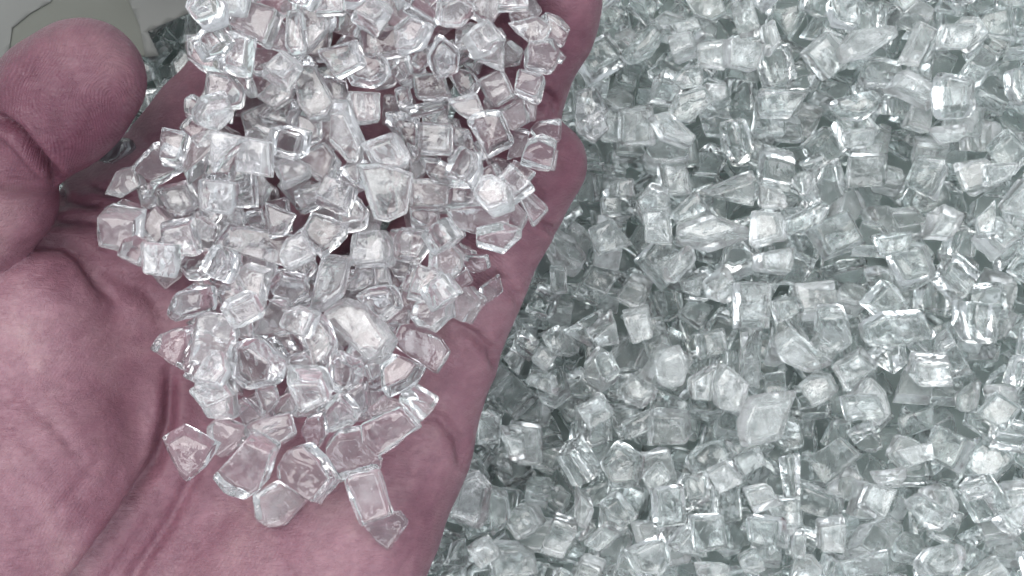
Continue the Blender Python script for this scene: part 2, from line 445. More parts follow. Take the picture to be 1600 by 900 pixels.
# ------------------------------------------------------------------ chips
def chip_mesh(rng, w, h, t, shape, mat, name='glass_chip'):
    """one broken-glass chip, w x h x t mm, rounded by tumbling: shape = cube / slab / shard / lump"""
    bm = bmesh.new()
    hw, hh, ht = w / 2, h / 2, t / 2
    if shape == 'shard':
        base = [(-1, -0.9), (1, -0.75 + rng.uniform(-.2, .3)), (rng.uniform(-.5, .6), 1)]
        if rng.random() < .5: base.insert(2, (0.95, rng.uniform(-.1, .3)))
    elif shape == 'lump':
        n = rng.choice((5, 6, 7)); a0 = rng.uniform(0, 6.28)
        base = [(1.05 * math.cos(a0 + 6.283 * k / n + rng.uniform(-.25, .25)), 1.05 * math.sin(a0 + 6.283 * k / n + rng.uniform(-.25, .25))) for k in range(n)]
    else:
        j = 0.13 if shape == 'slab' else 0.17
        base = [(-1, -1), (1, -1), (1, 1), (-1, 1)]
        base = [(x * (1 - rng.uniform(0, 2 * j)) , y * (1 - rng.uniform(0, 2 * j))) for x, y in base]
        if rng.random() < .35:
            k = rng.randrange(4); x, y = base[k]; x2, y2 = base[(k + 1) % 4]; c = rng.uniform(.25, .5); x0, y0 = base[k - 1]
            base[k:k + 1] = [(x + (x0 - x) * c, y + (y0 - y) * c), (x + (x2 - x) * c, y + (y2 - y) * c)]
    sx, sy = rng.uniform(-.12, .12), rng.uniform(-.12, .12)
    tp = rng.uniform(.78, 1.0)
    pts = []
    for s in (-1, 1):
        k = 1.0 if s < 0 else tp
        for x, y in base:
            pts.append(((x * k + s * sx + rng.uniform(-.05, .05)) * hw, (y * k + s * sy + rng.uniform(-.05, .05)) * hh, s * ht * (1 + rng.uniform(-.14, .04))))
    vs = [bm.verts.new(p) for p in pts]
    bmesh.ops.convex_hull(bm, input=vs)
    bmesh.ops.delete(bm, geom=[v for v in bm.verts if not v.link_faces], context='VERTS')
    bmesh.ops.dissolve_limit(bm, angle_limit=math.radians(9), verts=bm.verts[:], edges=bm.edges[:])
    r = min(w, h, t) * (rng.uniform(.07, .15) if shape != 'lump' else rng.uniform(.15, .24))
    bmesh.ops.bevel(bm, geom=bm.edges[:] , offset=r, segments=2, profile=.6, affect='EDGES', clamp_overlap=True)
    bmesh.ops.triangulate(bm, faces=[f for f in bm.faces if len(f.verts) > 4])
    long = [e for e in bm.edges if e.calc_length() > min(w, h, t) * .42]
    bmesh.ops.subdivide_edges(bm, edges=long, cuts=2, use_grid_fill=True)
    off = Vector((rng.uniform(0, 99), rng.uniform(0, 99), rng.uniform(0, 99)))
    amp = .035 * min(w, h, t) * rng.uniform(.5, 1.6)
    bm.normal_update()
    mv = []
    for v in bm.verts:
        p = v.co
        side = 1.0 - .75 * abs(v.normal.z)          # sheet faces stay flat, broken sides ripple
        mv.append(v.normal * (mnoise.noise(p * .55 + off) * 1.5 + .6 * mnoise.noise(p * 1.3 + off)) * amp * side)
    for v, d in zip(bm.verts, mv): v.co += d
    bmesh.ops.scale(bm, vec=(MM, MM, MM), verts=bm.verts[:])
    bm.normal_update()
    me = bpy.data.meshes.new(name); bm.to_mesh(me); bm.free()
    me.polygons.foreach_set('use_smooth', [True] * len(me.polygons))
    if mat: me.materials.append(mat)
    return me


# outlines of the chips of the heap, each a real block with its own thickness and resting height:
# tile of the photograph, layer (0 lowest), kind of chip, outline points (tile pixels / 4)
TILES = {1: (140, 0, .25), 2: (520, 0, .25), 3: (140, 200, .25), 4: (520, 200, .25), 5: (200, 400, .25), 6: (480, 400, .25), 7: (240, 580, .25), 8: (420, 640, .25),
         9: (900, 0, .4667), 10: (900, 480, .4667), 11: (900, 312, .438), 12: (350, 600, .3333)}
PILE = """
1 2 c 960,0 1195,75 1125,300 890,165
1 1 l 610,220 720,225 810,260 800,440 830,465 730,465 620,370
1 2 l 830,200 920,180 1030,240 1000,460 960,470 800,430 815,300
1 1 s 1010,310 1215,300 1235,450 1025,468
1 2 c 765,470 900,490 1000,610 985,685 755,740
1 2 l 600,620 640,590 760,680 720,740 640,760 595,720
1 1 s 445,745 560,620 610,620 640,800 590,870
1 2 s 1040,605 1205,485 1290,560 1270,620 1160,685
1 2 l 1235,70 1340,65 1360,330 1270,345 1225,290
1 1 c 1340,70 1480,65 1485,190 1370,320 1330,340
1 2 s 1265,420 1400,410 1545,660 1500,740 1380,755 1310,660
1 1 c 1060,740 1230,620 1310,640 1260,800 1100,770
1 2 t 1010,780 1060,770 1250,840 1200,860 1090,830
1 1 c 1310,720 1440,760 1440,860 1370,900 1300,820
1 1 c 1040,0 1290,-20 1280,80 1190,110
1 1 t 1470,-10 1540,-10 1535,60 1480,60
1 1 c 1290,0 1450,-10 1450,60 1340,70 1280,60
1 0 c 870,470 990,480 1020,600 960,570
1 1 c 1180,190 1230,180 1250,330 1130,300
2 2 c -100,320 130,250 190,400 30,495
2 2 s 160,190 460,170 475,350 190,375
2 0 c 110,60 280,70 300,120 240,180 180,180
2 1 l 300,100 430,20 560,60 610,170 540,235 460,210
2 1 c 0,60 110,70 185,160 150,240 0,180
2 1 c 220,-30 420,-30 400,60 280,70 210,55
2 1 s 555,225 680,110 790,110 760,160 640,260
2 2 c 660,-20 850,-20 850,70 710,95
2 2 t 850,10 900,60 890,110 810,140 780,85 850,75
2 1 c 880,-20 1090,-10 1040,80 920,60
2 2 l 780,180 850,145 1040,170 1070,230 860,250 800,330 760,340
2 1 s 840,250 1010,280 900,330 780,390 800,300
2 2 l 1040,210 1100,190 1195,270 1170,350 1080,375 1000,330
2 1 c 1120,20 1190,30 1260,100 1200,170 1110,130
2 1 c 1200,-10 1260,-10 1305,60 1280,105 1200,70
2 2 c 1100,150 1280,105 1365,175 1320,260 1240,265 1160,210
2 1 s 1310,100 1400,125 1470,200 1440,290 1340,250 1370,180
2 2 c 1215,290 1360,260 1420,370 1365,460 1210,440
2 0 t 1380,290 1455,360 1415,400
2 2 c 490,390 560,290 655,350 560,440
2 1 c 600,270 735,262 770,400 640,330
2 1 c 620,430 680,360 740,430 710,470
2 2 l 720,460 800,420 890,450 925,530 860,625 790,570
2 1 s 810,400 950,340 900,460
2 2 c 915,520 1050,440 1130,610 1010,685
2 2 c 1130,580 1160,430 1335,490 1275,640
2 2 l 120,480 220,400 380,430 400,540 310,610 170,600
2 1 c 390,380 470,360 500,450 450,480
2 2 c 500,480 690,460 730,600 610,630 530,620
2 2 l 380,550 470,540 500,640 410,680
2 1 s 430,680 720,625 700,680 510,725
2 2 c 160,635 350,640 340,820 200,845 155,790
2 2 c 730,640 890,600 945,710 850,740 790,700
2 0 s 940,620 1010,640 960,710
2 1 c 1050,690 1190,610 1225,760 1130,810
2 0 c 1190,610 1270,650 1270,750 1220,745
2 2 c 830,730 1040,700 1130,890 970,970
2 2 c 540,770 750,790 740,965 540,955
2 1 c 750,800 860,820 895,950 820,965 735,930
2 1 c 570,720 700,690 720,780 640,770
2 0 c 340,740 520,735 525,970 440,900
2 2 s 0,670 90,670 185,900 160,1000 100,1000 -20,860
2 1 c -80,460 80,520 90,660 0,660
2 2 c 1225,810 1290,755 1430,755 1420,890 1280,890
4 2 c 1210,90 1300,60 1395,105 1360,260 1175,215
4 0 t 1370,150 1410,150 1390,260 1350,255
4 2 l 190,110 380,30 485,180 440,250 280,250
4 2 c 175,250 300,245 490,300 450,520 345,570 270,550
4 1 c 485,330 720,340 715,510 490,500
4 1 c 730,350 925,345 905,510 720,500
4 2 c 850,320 1010,220 1050,290 1040,380 900,400
4 1 s 560,200 700,220 840,340 790,360 620,320
4 1 s 720,500 1090,470 1080,590 880,650 770,610
4 2 c 480,510 665,510 685,660 660,690 490,590
4 2 l 370,680 430,620 680,670 640,730 540,850 390,820
4 2 c 135,650 310,625 375,750 360,860 120,870
4 2 l 5,470 140,420 235,520 215,620 80,650 10,580
4 1 t 895,650 1060,610 1175,655 1060,765 910,720
4 1 c 1100,340 1140,210 1260,285 1180,385
4 1 s 1050,430 1095,390 1215,560 1170,630 1105,580
4 1 s 1135,385 1210,380 1345,505 1250,605
4 0 c 740,670 800,640 830,680 770,740
4 0 t 790,720 900,780 840,800
4 0 c 750,160 900,100 950,200 800,270
4 0 c 980,190 1060,200 1130,230 1060,350
4 1 c 40,260 190,200 200,380 100,330
4 1 t 30,270 145,370 120,395 40,330
4 2 l 600,780 720,690 830,800 800,900 700,980 600,900
4 1 c 800,790 960,800 985,880 900,900 830,850
4 0 c 1140,20 1220,30 1200,150 1100,180
3 2 c 270,245 450,75 580,180 580,270 410,350
3 2 s 580,60 760,0 900,30 860,130 600,340 575,170
3 1 t 110,400 180,260 290,240 345,360 220,430
3 1 t 180,450 290,480 330,530 230,520
3 2 c 70,530 120,490 330,540 320,620 300,790 80,720 62,650
3 2 c 260,600 400,470 580,660 520,740 440,780
3 2 c 725,330 760,180 880,110 950,200 900,340 750,360
3 2 l 910,230 1030,220 1060,490 870,500 850,460
3 1 c 1050,240 1130,360 1100,440 1060,470
3 2 l 1155,230 1260,170 1385,230 1390,310 1210,390
3 1 s 1280,180 1480,100 1555,200 1515,350 1400,300
3 2 l 1260,390 1480,330 1530,420 1330,520
3 1 c 430,380 610,340 690,480 600,545 510,520
3 1 c 690,470 760,440 830,550 780,610 690,560
3 2 c 620,560 700,550 800,620 760,720 640,660
3 2 s 775,740 870,595 1350,680 1320,890 900,790
3 2 l 1330,640 1390,530 1500,560 1600,600 1600,680 1460,810 1350,720
3 1 c 1080,470 1240,440 1275,640 1180,650 1080,600
3 0 t 330,360 420,330 390,400 360,440
5 1 c 105,70 200,10 300,20 335,110 220,205
5 2 l 290,30 360,-60 600,-50 610,30 480,150 380,155
3 1 c 980,20 1240,50 1250,180 1010,200
3 1 c 980,540 1080,520 1100,620 1000,600
3 1 t 700,380 790,360 740,410 690,430
3 1 c 840,500 960,520 980,600 850,580
5 1 s 540,170 650,80 800,290 710,360 600,300
5 2 c 650,90 760,50 890,90 850,330 780,290
5 2 c 875,200 960,100 1110,130 1145,230 1000,320
5 2 s 1150,240 1210,0 1390,0 1340,230 1220,330 1135,310
5 2 l 230,360 310,220 420,175 545,180 545,330 430,350 290,420
5 2 c 155,590 210,480 400,425 430,440 430,560 350,735
5 2 c 440,350 620,365 675,430 670,520 600,690 390,680 430,470
5 0 c 680,400 760,370 770,510 700,510
5 2 c 830,370 900,260 1000,290 1060,440 870,510 770,500
5 2 l 640,560 820,510 990,640 960,780 740,840 650,760
5 1 c 880,510 1060,450 1120,600 1000,650
5 2 s 1100,440 1180,350 1250,420 1310,560 1250,710 1170,680
6 2 s 90,330 230,260 330,320 400,330 545,530 490,640 420,690 100,400
5 2 l 1270,640 1350,580 1480,660 1480,790 1370,860 1280,830
7 2 c 830,10 1070,10 1115,150 930,245 880,150
5 1 c 990,670 1130,610 1210,720 1040,730
5 1 s 350,740 440,690 570,740 440,790
6 0 t 370,690 475,640 470,730 400,775
6 2 l 300,250 400,190 560,170 600,320 480,420 400,350
6 1 c 590,210 650,60 720,160 730,240
6 2 l 640,380 670,290 890,220 925,370 800,470 700,450
6 1 c 880,150 990,80 1040,160 905,240
6 1 c 910,230 1010,190 1090,260 1000,420 920,380
6 0 t 1090,200 1190,120 1210,230 1085,320
6 0 c 500,420 570,350 640,340 630,440
6 1 s 550,560 580,440 700,450 830,520 875,590 800,725 660,640
6 1 s 475,700 560,615 715,680 650,790 490,860
6 1 c 500,30 700,40 720,150 560,150
6 1 c 430,80 500,60 530,180 440,190
6 0 c 280,90 420,90 420,180 340,210 270,220
7 2 c 255,110 410,40 480,70 510,300 370,310
7 2 l 50,420 180,325 340,400 430,450 330,600 215,690 150,640
7 1 s 350,350 410,295 590,350 570,430 430,540 360,480
7 2 s 385,650 620,395 650,470 785,470 690,710 600,775 480,750
7 2 s 590,350 640,310 860,260 900,390 800,460 660,470
7 1 c 510,210 570,165 650,230 690,280 580,330
7 1 c 630,110 760,90 790,190 690,280
7 0 c 760,210 850,140 900,260 760,280
7 1 c 930,370 970,280 1060,250 1080,400 1030,485 950,430
7 2 c 1060,250 1170,130 1310,260 1270,300 1100,370
7 2 c 780,590 850,480 960,445 990,515 1060,540 1140,670 1010,830 790,680
8 1 s -90,530 70,440 230,560 80,730 0,740 -70,690
8 1 c 365,240 430,150 580,130 620,250 690,290 680,350 430,425 395,380
8 2 c 590,90 840,-20 945,110 700,285 600,200
7 1 c 1335,250 1450,150 1600,210 1590,250 1370,300
8 2 s 480,450 510,410 690,370 770,650 590,725
8 1 s 570,690 660,650 820,640 870,700 740,880 680,830
7 1 c 1540,150 1620,110 1770,200 1680,290
7 0 c 1220,160 1330,80 1340,200 1310,290
"""
BEDTOP = """
9 l 140,190 260,55 305,110 250,190 185,220
9 c 310,80 400,55 420,95 330,120
9 c 305,130 395,110 405,180 330,210
9 c 410,145 500,135 500,230 410,215
9 s 500,135 630,150 600,235 495,225
9 c 620,90 650,70 680,140 640,190
9 l 860,180 920,100 1080,70 1095,110 980,190 880,225
9 c 1205,165 1220,80 1340,80 1310,165
9 c 320,265 360,230 425,225 425,285 350,295
9 s 305,395 340,320 430,290 460,340 380,410
9 c 430,280 500,290 495,330 450,350
9 c 145,370 250,355 260,480 150,485
9 s 240,400 300,390 390,470 370,500 280,470
9 c 610,310 780,310 720,390 615,385
9 l 840,340 1000,300 1030,350 960,405 870,390
9 c 1035,300 1080,240 1200,290 1200,360
9 l 1195,300 1210,240 1330,260 1330,390 1210,400
9 l 1200,420 1330,410 1320,460 1240,475
9 c 280,545 365,540 380,650 290,655
9 c 195,690 250,620 310,640 310,720 220,745
9 c 230,700 310,695 325,820 230,810
9 c 40,770 120,735 185,820 75,860
9 c 315,720 400,640 445,710 340,755
9 s 330,760 460,720 590,780 440,830 340,800
9 c 590,710 680,715 690,800 585,830
9 s 690,740 820,670 850,690 820,760 700,795
9 l 720,590 780,570 805,630 760,660
9 c 620,620 690,640 700,690 620,695
9 c 900,440 1000,420 990,490 910,500
9 c 1370,550 1480,540 1450,600 1370,630
9 c 1340,740 1400,680 1400,790 1345,790
9 l 980,790 1080,770 1100,830 1030,855
9 c 120,600 190,590 190,670 120,660
9 c 80,660 150,655 155,725 85,720
11 l 310,240 400,160 425,220 350,300 320,290
11 c 365,290 470,260 440,340 380,330
11 l 460,300 540,240 590,320 520,370 465,350
11 s 565,295 690,295 680,460 570,460
11 c 640,190 780,165 760,270 640,255
11 c 1105,190 1240,160 1265,280 1160,310
11 l 1060,130 1200,110 1190,180 1090,205
11 c 700,360 780,345 810,400 720,440
11 c 860,390 950,385 990,500 930,550 855,480
11 l 1005,440 1080,395 1230,390 1280,490 1120,540 1030,510
11 l 700,500 760,450 920,590 830,620 730,580
11 c 430,480 520,460 540,540 450,570
11 l 275,550 370,510 400,600 380,670 300,670
11 c 160,400 260,380 275,490 200,520
11 c 920,590 1010,530 1070,590 970,680
11 c 480,640 520,580 610,650 590,760 500,740
11 c 410,640 500,590 480,720 420,710
11 l 155,670 200,610 300,680 240,750 170,720
11 l 565,800 610,700 800,680 740,860 590,880
11 l 935,700 1080,690 1110,780 960,790
11 l 1385,700 1470,640 1460,760 1400,770
11 c 1425,760 1500,680 1590,740 1530,830
11 s 160,800 280,740 270,820 180,860
11 c 0,740 80,690 140,760 50,820
11 l 60,560 120,540 160,620 100,660
11 c 40,480 130,400 160,510 70,520
11 c 1190,640 1200,560 1330,560 1350,650 1220,660
10 l 75,520 140,440 230,500 210,600 120,610
10 l 215,570 280,510 325,570 260,610
10 l 80,650 140,610 210,700 160,740 90,700
10 s 255,600 350,590 360,720 265,730
10 c 360,570 440,550 450,640 380,660
10 c 380,700 490,695 505,800 400,820
10 l 160,810 290,750 320,850 290,900 200,890
10 s 690,500 740,490 740,640 710,640
10 c 500,510 600,470 630,530 540,570
10 c 640,650 750,640 740,750 690,750
10 c 560,610 640,590 680,650 590,680
10 c 945,660 980,590 1075,610 1020,715
10 l 1095,660 1140,620 1210,700 1280,690 1230,750 1160,730
10 c 810,720 900,700 900,820 815,820
10 c 725,760 770,755 765,840 720,840
10 c 1070,480 1190,450 1200,510 1120,530
10 c 985,560 1110,550 1080,600 1000,590
10 s 570,700 690,700 690,800 580,790
10 c 440,550 500,520 560,580 480,620
10 c 1280,600 1370,570 1400,620 1310,645
10 c 1400,700 1500,650 1500,760 1440,740
10 s 880,850 1040,810 1050,890 900,900
10 c 540,840 600,800 640,880 560,890
10 c 0,600 60,660 30,740 0,720
10 c 20,790 90,730 150,760 80,820
12 c 1230,480 1330,520 1340,640 1260,700
12 c 1180,140 1230,120 1300,150 1290,280 1190,280
12 c 1290,200 1400,230 1420,340 1340,350
12 c 1030,850 1080,740 1130,720 1140,850
12 l 1130,760 1240,700 1310,800 1200,870
6 c 1230,650 1310,560 1350,640 1310,740
6 c 1290,560 1330,460 1440,550 1400,640
6 c 1405,650 1460,565 1560,620 1500,725
6 l 1360,790 1400,710 1560,740 1570,890
6 l 1460,490 1580,420 1600,640 1520,620
6 c 1530,70 1620,70 1620,230 1535,240
9 C 0,310 70,290 110,370 60,420 0,400
9 C 0,410 80,370 110,430 60,475 10,450
12 C 1030,600 1100,430 1170,400 1245,470 1225,640 1190,675
"""
SHAPE = {'C': 'cube', 'c': 'cube', 's': 'slab', 'l': 'lump', 't': 'splinter'}
THICK = {'C': (4.5, 6.0), 'c': (4.2, 6.0), 's': (3.4, 4.8), 'l': (4.2, 6.0), 't': (1.7, 2.6)}

def outline_chip(rng, pts, t, shape, mat):
    """block whose plan is the outline pts (mm about its centre), t mm thick"""
    bm = bmesh.new()
    ht = t / 2
    tp = rng.uniform(.80, .95)
    sx, sy = rng.uniform(-.5, .5), rng.uniform(-.5, .5)
    if shape == 'lump':
        lev = [(-1, .78), (-.1, 1.0), (1, .72)]
    elif shape == 'splinter':
        lev = [(-1, .92), (1, .9)]
    else:
        lev = [(-1, rng.uniform(.86, 1.0)), (rng.uniform(.2, .6), 1.0), (1, tp)] if rng.random() < .5 else [(-1, 1.0), (1, tp)]
    vs = []
    for s, k in lev:
        for x, y in pts:
            vs.append(bm.verts.new((x * k + s * sx + rng.uniform(-.15, .15), y * k + s * sy + rng.uniform(-.15, .15), s * ht * (1 + rng.uniform(-.12, .03)))))
    return finish_chip(bm, rng, shape, mat, t)

def finish_chip(bm, rng, shape, mat, m, name='glass_chip'):
    bmesh.ops.convex_hull(bm, input=bm.verts[:])
    bmesh.ops.delete(bm, geom=[v for v in bm.verts if not v.link_faces], context='VERTS')
    bmesh.ops.dissolve_limit(bm, angle_limit=math.radians(9), verts=bm.verts[:], edges=bm.edges[:])
    r = m * (rng.uniform(.07, .15) if shape != 'lump' else rng.uniform(.15, .24))
    bmesh.ops.bevel(bm, geom=bm.edges[:], offset=r, segments=2, profile=.6, affect='EDGES', clamp_overlap=True)
    bmesh.ops.triangulate(bm, faces=[f for f in bm.faces if len(f.verts) > 4])
    lng = [e for e in bm.edges if e.calc_length() > m * .42]
    bmesh.ops.subdivide_edges(bm, edges=lng, cuts=2, use_grid_fill=True)
    off = Vector((rng.uniform(0, 99), rng.uniform(0, 99), rng.uniform(0, 99)))
    amp = .032 * m * rng.uniform(.5, 1.7)
    bm.normal_update()
    mv = []
    for v in bm.verts:
        p = v.co
        side = 1.0 - .75 * abs(v.normal.z)          # sheet faces stay flat, broken sides ripple
        mv.append(v.normal * (mnoise.noise(p * .55 + off) * 1.5 + .6 * mnoise.noise(p * 1.3 + off)) * amp * side)
    for v, d in zip(bm.verts, mv): v.co += d
    bmesh.ops.scale(bm, vec=(MM, MM, MM), verts=bm.verts[:])
    bm.normal_update()
    me = bpy.data.meshes.new(name); bm.to_mesh(me); bm.free()
    me.polygons.foreach_set('use_smooth', [True] * len(me.polygons))
    if mat: me.materials.append(mat)
    return me

# ---- settling: chips are let down one at a time on a height map of what already lies there
GR = 0.5     # mm per cell

class Heights:
    def __init__(s, x0, y0, x1, y1, base):
        s.x0, s.y0 = x0, y0
        s.nx, s.ny = int((x1 - x0) / GR), int((y1 - y0) / GR)
        s.H = np.full((s.nx, s.ny), float(base)); s.I = np.full((s.nx, s.ny), -1)
    def rest(s, pose, ix, iy):
        bot, top, ok, (ox, oy) = pose
        i, j = ix + ox, iy + oy
        if i < 0 or j < 0 or i + bot.shape[0] > s.nx or j + bot.shape[1] > s.ny: return None
        return np.max(np.where(ok, s.H[i:i + bot.shape[0], j:j + bot.shape[1]] - bot, -1e9))
    def put(s, pose, ix, iy, z, ident):
        bot, top, ok, (ox, oy) = pose
        i, j = ix + ox, iy + oy
        h = s.H[i:i + bot.shape[0], j:j + bot.shape[1]]; d = s.I[i:i + bot.shape[0], j:j + bot.shape[1]]
        t = np.where(ok, top + z, -1e9); m = t > h
        h[m] = t[m]; d[m] = ident
    def cell(s, x, y): return int(round((x - s.x0) / GR)), int(round((y - s.y0) / GR))

def tri_points(v, tri, step=0.33):
    """points spread over triangles, dense enough for the height map"""
    a, b, c = v[tri[:, 0]], v[tri[:, 1]], v[tri[:, 2]]
    L_ = np.maximum(np.linalg.norm(b - a, axis=1), np.maximum(np.linalg.norm(c - a, axis=1), np.linalg.norm(c - b, axis=1)))
    out = []
    for n in range(1, 24):
        m = np.ceil(np.maximum(L_, 1e-3) / step).astype(int).clip(1, 23) == n
        if not m.any(): continue
        for i in range(n + 1):
            for j in range(n + 1 - i):
                out.append(a[m] + (b[m] - a[m]) * (i / n) + (c[m] - a[m]) * (j / n))
    return np.concatenate(out)

def mesh_arrays(me):
    v = np.empty(len(me.vertices) * 3); me.vertices.foreach_get('co', v)
    me.calc_loop_triangles()
    t = np.empty(len(me.loop_triangles) * 3, int); me.loop_triangles.foreach_get('vertices', t)
    return v.reshape(-1, 3) / MM, t.reshape(-1, 3)

def make_pose(pts):
    ij = np.round(pts[:, :2] / GR).astype(int)
    lo = ij.min(0); sh = ij.max(0) - lo + 1
    bot = np.full(sh, 1e9); top = np.full(sh, -1e9)
    k = (ij[:, 0] - lo[0], ij[:, 1] - lo[1])
    np.minimum.at(bot, k, pts[:, 2]); np.maximum.at(top, k, pts[:, 2])
    ok = bot < 1e8
    bot[~ok] = 0; top[~ok] = 0
    return bot, top, ok, (int(lo[0]), int(lo[1]))

# ------------------------------------------------------------------ ground under the glass
gm = mesh_obj('ground', [(-.6, -.6, -.0305), (.6, -.6, -.0305), (.6, .6, -.0305), (-.6, .6, -.0305)], [(0, 1, 2, 3)], M_GROUND, False)
tag(gm, kind='structure')

# ------------------------------------------------------------------ the heap in the hand
hv, hq = np.empty(len(hand.data.vertices) * 3), np.empty(len(hand.data.polygons) * 4, int)
hand.data.vertices.foreach_get('co', hv); hand.data.polygons.foreach_get('vertices', hq)
hv = hv.reshape(-1, 3) / MM; hq = hq.reshape(-1, 4)
hh = Heights(-100, -60, 40, 60, -2.0)
hp = np.concatenate([hv, hv[hq].mean(1)])
hi = np.round((hp[:, :2] - (hh.x0, hh.y0)) / GR).astype(int)
m = (hi >= 0).all(1) & (hi[:, 0] < hh.nx) & (hi[:, 1] < hh.ny)
np.maximum.at(hh.H, (hi[m, 0], hi[m, 1]), hp[m, 2])
for _ in range(2):   # close pinholes of the map
    h2 = hh.H.copy()
    for dx, dy in ((1, 0), (-1, 0), (0, 1), (0, -1)): h2 = np.maximum(h2, np.where(hh.H < 0, np.roll(hh.H, (dx, dy), (0, 1)), -9))
    hh.H = h2
HAND_TOP = hh.H.copy()

def inside(poly, x, y):
    r = False
    for (x1, y1), (x2, y2) in zip(poly, poly[1:] + poly[:1]):
        if (y1 > y) != (y2 > y) and x < (x2 - x1) * (y - y1) / (y2 - y1) + x1: r = not r
    return r

def tilt_matrix(rng, amt, spin):
    ax = rng.uniform(0, 6.283)
    return Matrix.Rotation(rng.uniform(-amt, amt), 3, Vector((math.cos(ax), math.sin(ax), 0))) @ Matrix.Rotation(spin, 3, 'Z')

def put_chip(me, rot, xyz, name, label, group, cat='glass chip'):
    o = bpy.data.objects.new(name, me); COL.objects.link(o)
    o.matrix_world = Matrix.Translation(Vector(xyz) * MM) @ rot.to_4x4()
    tag(o, label, cat, group)
    return o

GROUP_HAND = 'clear chips heaped in the hand'
HEAP = [(330, 40), (370, -20), (830, -20), (860, 80), (840, 200), (820, 290), (770, 340), (700, 360), (720, 450), (640, 480), (590, 540), (560, 640), (470, 660), (340, 640), (290, 560), (290, 470), (320, 420), (230, 390), (220, 320), (270, 270), (330, 200), (360, 120)]
rng = random.Random(11)
heap_chips = []        # everything that lies in the hand

# lower chips, seen in the gaps between the top ones
protos = []
for i in range(48):
    sh = ('cube', 'slab', 'cube', 'lump', 'shard', 'cube')[i % 6]
    a, b_, c_ = rng.uniform(5.2, 8.2), rng.uniform(4.6, 6.8), rng.uniform(3.6, 5.6)
    if sh == 'slab': a *= 1.3; c_ *= .85
    protos.append(chip_mesh(rng, a, b_, c_, sh, None))
parr = [tri_points(*mesh_arrays(p)) for p in protos]
def random_poses(rng, n, amt):
    out = []
    for k in range(n):
        i = rng.randrange(len(protos))
        rot = tilt_matrix(rng, amt, rng.uniform(0, 6.283))
        if rng.random() < .3: rot = rot @ Matrix.Rotation(1.5708, 3, 'X')
        out.append((i, rot, make_pose(parr[i] @ np.array(rot).T)))
    return out
poses = random_poses(rng, 160, .5)

def deposit(hm, rng, poses, spots, ident0, tries0):
    """spots: function giving (x, y) mm; keeps the lowest of several tries"""
    out = []
    def one(tries=tries0, poses=poses, spots=spots, cap=1e9):
        best = None
        for _ in range(tries):
            x, y = spots(rng)
            ps = rng.choice(poses)
            ix, iy = hm.cell(x, y)
            z = hm.rest(ps[2], ix, iy)
            if z is None: continue
            if best is None or z < best[0]: best = (z, ix, iy, ps)
        if best is None or best[0] > cap: return
        z, ix, iy, ps = best
        hm.put(ps[2], ix, iy, z, ident0 + len(out))
        out.append((ps[0], ps[1], (hm.x0 + ix * GR, hm.y0 + iy * GR, z)))
    return out, one

def hole_spots(hm, level, ok):
    """cells of the map that still lie deep"""
    c = np.argwhere((hm.H < level) & ok)
    def f(rng):
        i, j = c[rng.randrange(len(c))]
        return hm.x0 + i * GR, hm.y0 + j * GR
    return f, len(c)

def heap_spot(rng):
    while True:
        x, y = rng.uniform(200, 860), rng.uniform(-30, 680)
        if inside(HEAP, x, y): return P(x, y, 44)[:2]
low, drop = deposit(hh, rng, poses, heap_spot, 1000, 14)
for _ in range(50): drop()
hx, hy = np.meshgrid(np.arange(hh.nx), np.arange(hh.ny), indexing='ij')
hpx = (hh.x0 + hx * GR) * FPX / (CAM_H - 44) + 800; hpy = -(hh.y0 + hy * GR) * FPX / (CAM_H - 44) + 450
HEAP_OK = np.zeros(hh.H.shape, bool)
for (i, j), v in np.ndenumerate(HEAP_OK):
    if 200 < hpx[i, j] < 880 and -30 < hpy[i, j] < 690: HEAP_OK[i, j] = inside(HEAP, hpx[i, j], hpy[i, j])
poses_s = [p for p in poses if max(p[2][0].shape) < 15]
for _ in range(42):
    f, n = hole_spots(hh, HAND_TOP + 1.5, HEAP_OK)
    if n: drop(4, poses_s, f)
low_n = len(low)

def read_outlines(text, layered):
    out = []
    for ln in text.strip().splitlines():
        w = ln.split()
        ox, oy, sc_ = TILES[int(w[0])]
        lay, kd, pp = (int(w[1]), w[2], w[3:]) if layered else (2, w[1], w[2:])
        out.append((lay, kd, [(ox + float(q.split(',')[0]) * sc_, oy + float(q.split(',')[1]) * sc_) for q in pp]))
    return out

def lay_outline(hm, seed, lay, kd, pts, zc, mat, ident, n_tilt=7, tilt0=.05):
    """a block of the given outline let down onto the height map"""
    rr = random.Random(seed)
    cx = sum(p[0] for p in pts) / len(pts); cy = sum(p[1] for p in pts) / len(pts)
    k = (CAM_H - zc) / FPX * (1.18, 1.08, 1.03)[lay]
    mm = [((x - cx) * k, -(y - cy) * k) for x, y in pts]
    ext = min(max(p[0] for p in mm) - min(p[0] for p in mm), max(p[1] for p in mm) - min(p[1] for p in mm))
    t = min(rr.uniform(*THICK[kd]), ext)
    me = outline_chip(rr, mm, t, SHAPE[kd], mat)
    arr = tri_points(*mesh_arrays(me))
    best = None
    for q in range(n_tilt):
        rot = tilt_matrix(rr, tilt0 * (q + 1), 0)
        ps = make_pose(arr @ np.array(rot).T)
        z = zc
        for _ in range(3):
            X, Y, _z = P(cx, cy, z)
            ix, iy = hm.cell(X, Y)
            z = hm.rest(ps, ix, iy)
        if best is None or z < best[0] - .15: best = (z, rot, ps, ix, iy, X, Y)
    z, rot, ps, ix, iy, X, Y = best
    hm.put(ps, ix, iy, z, ident)
    return me, rot, (X, Y, z)

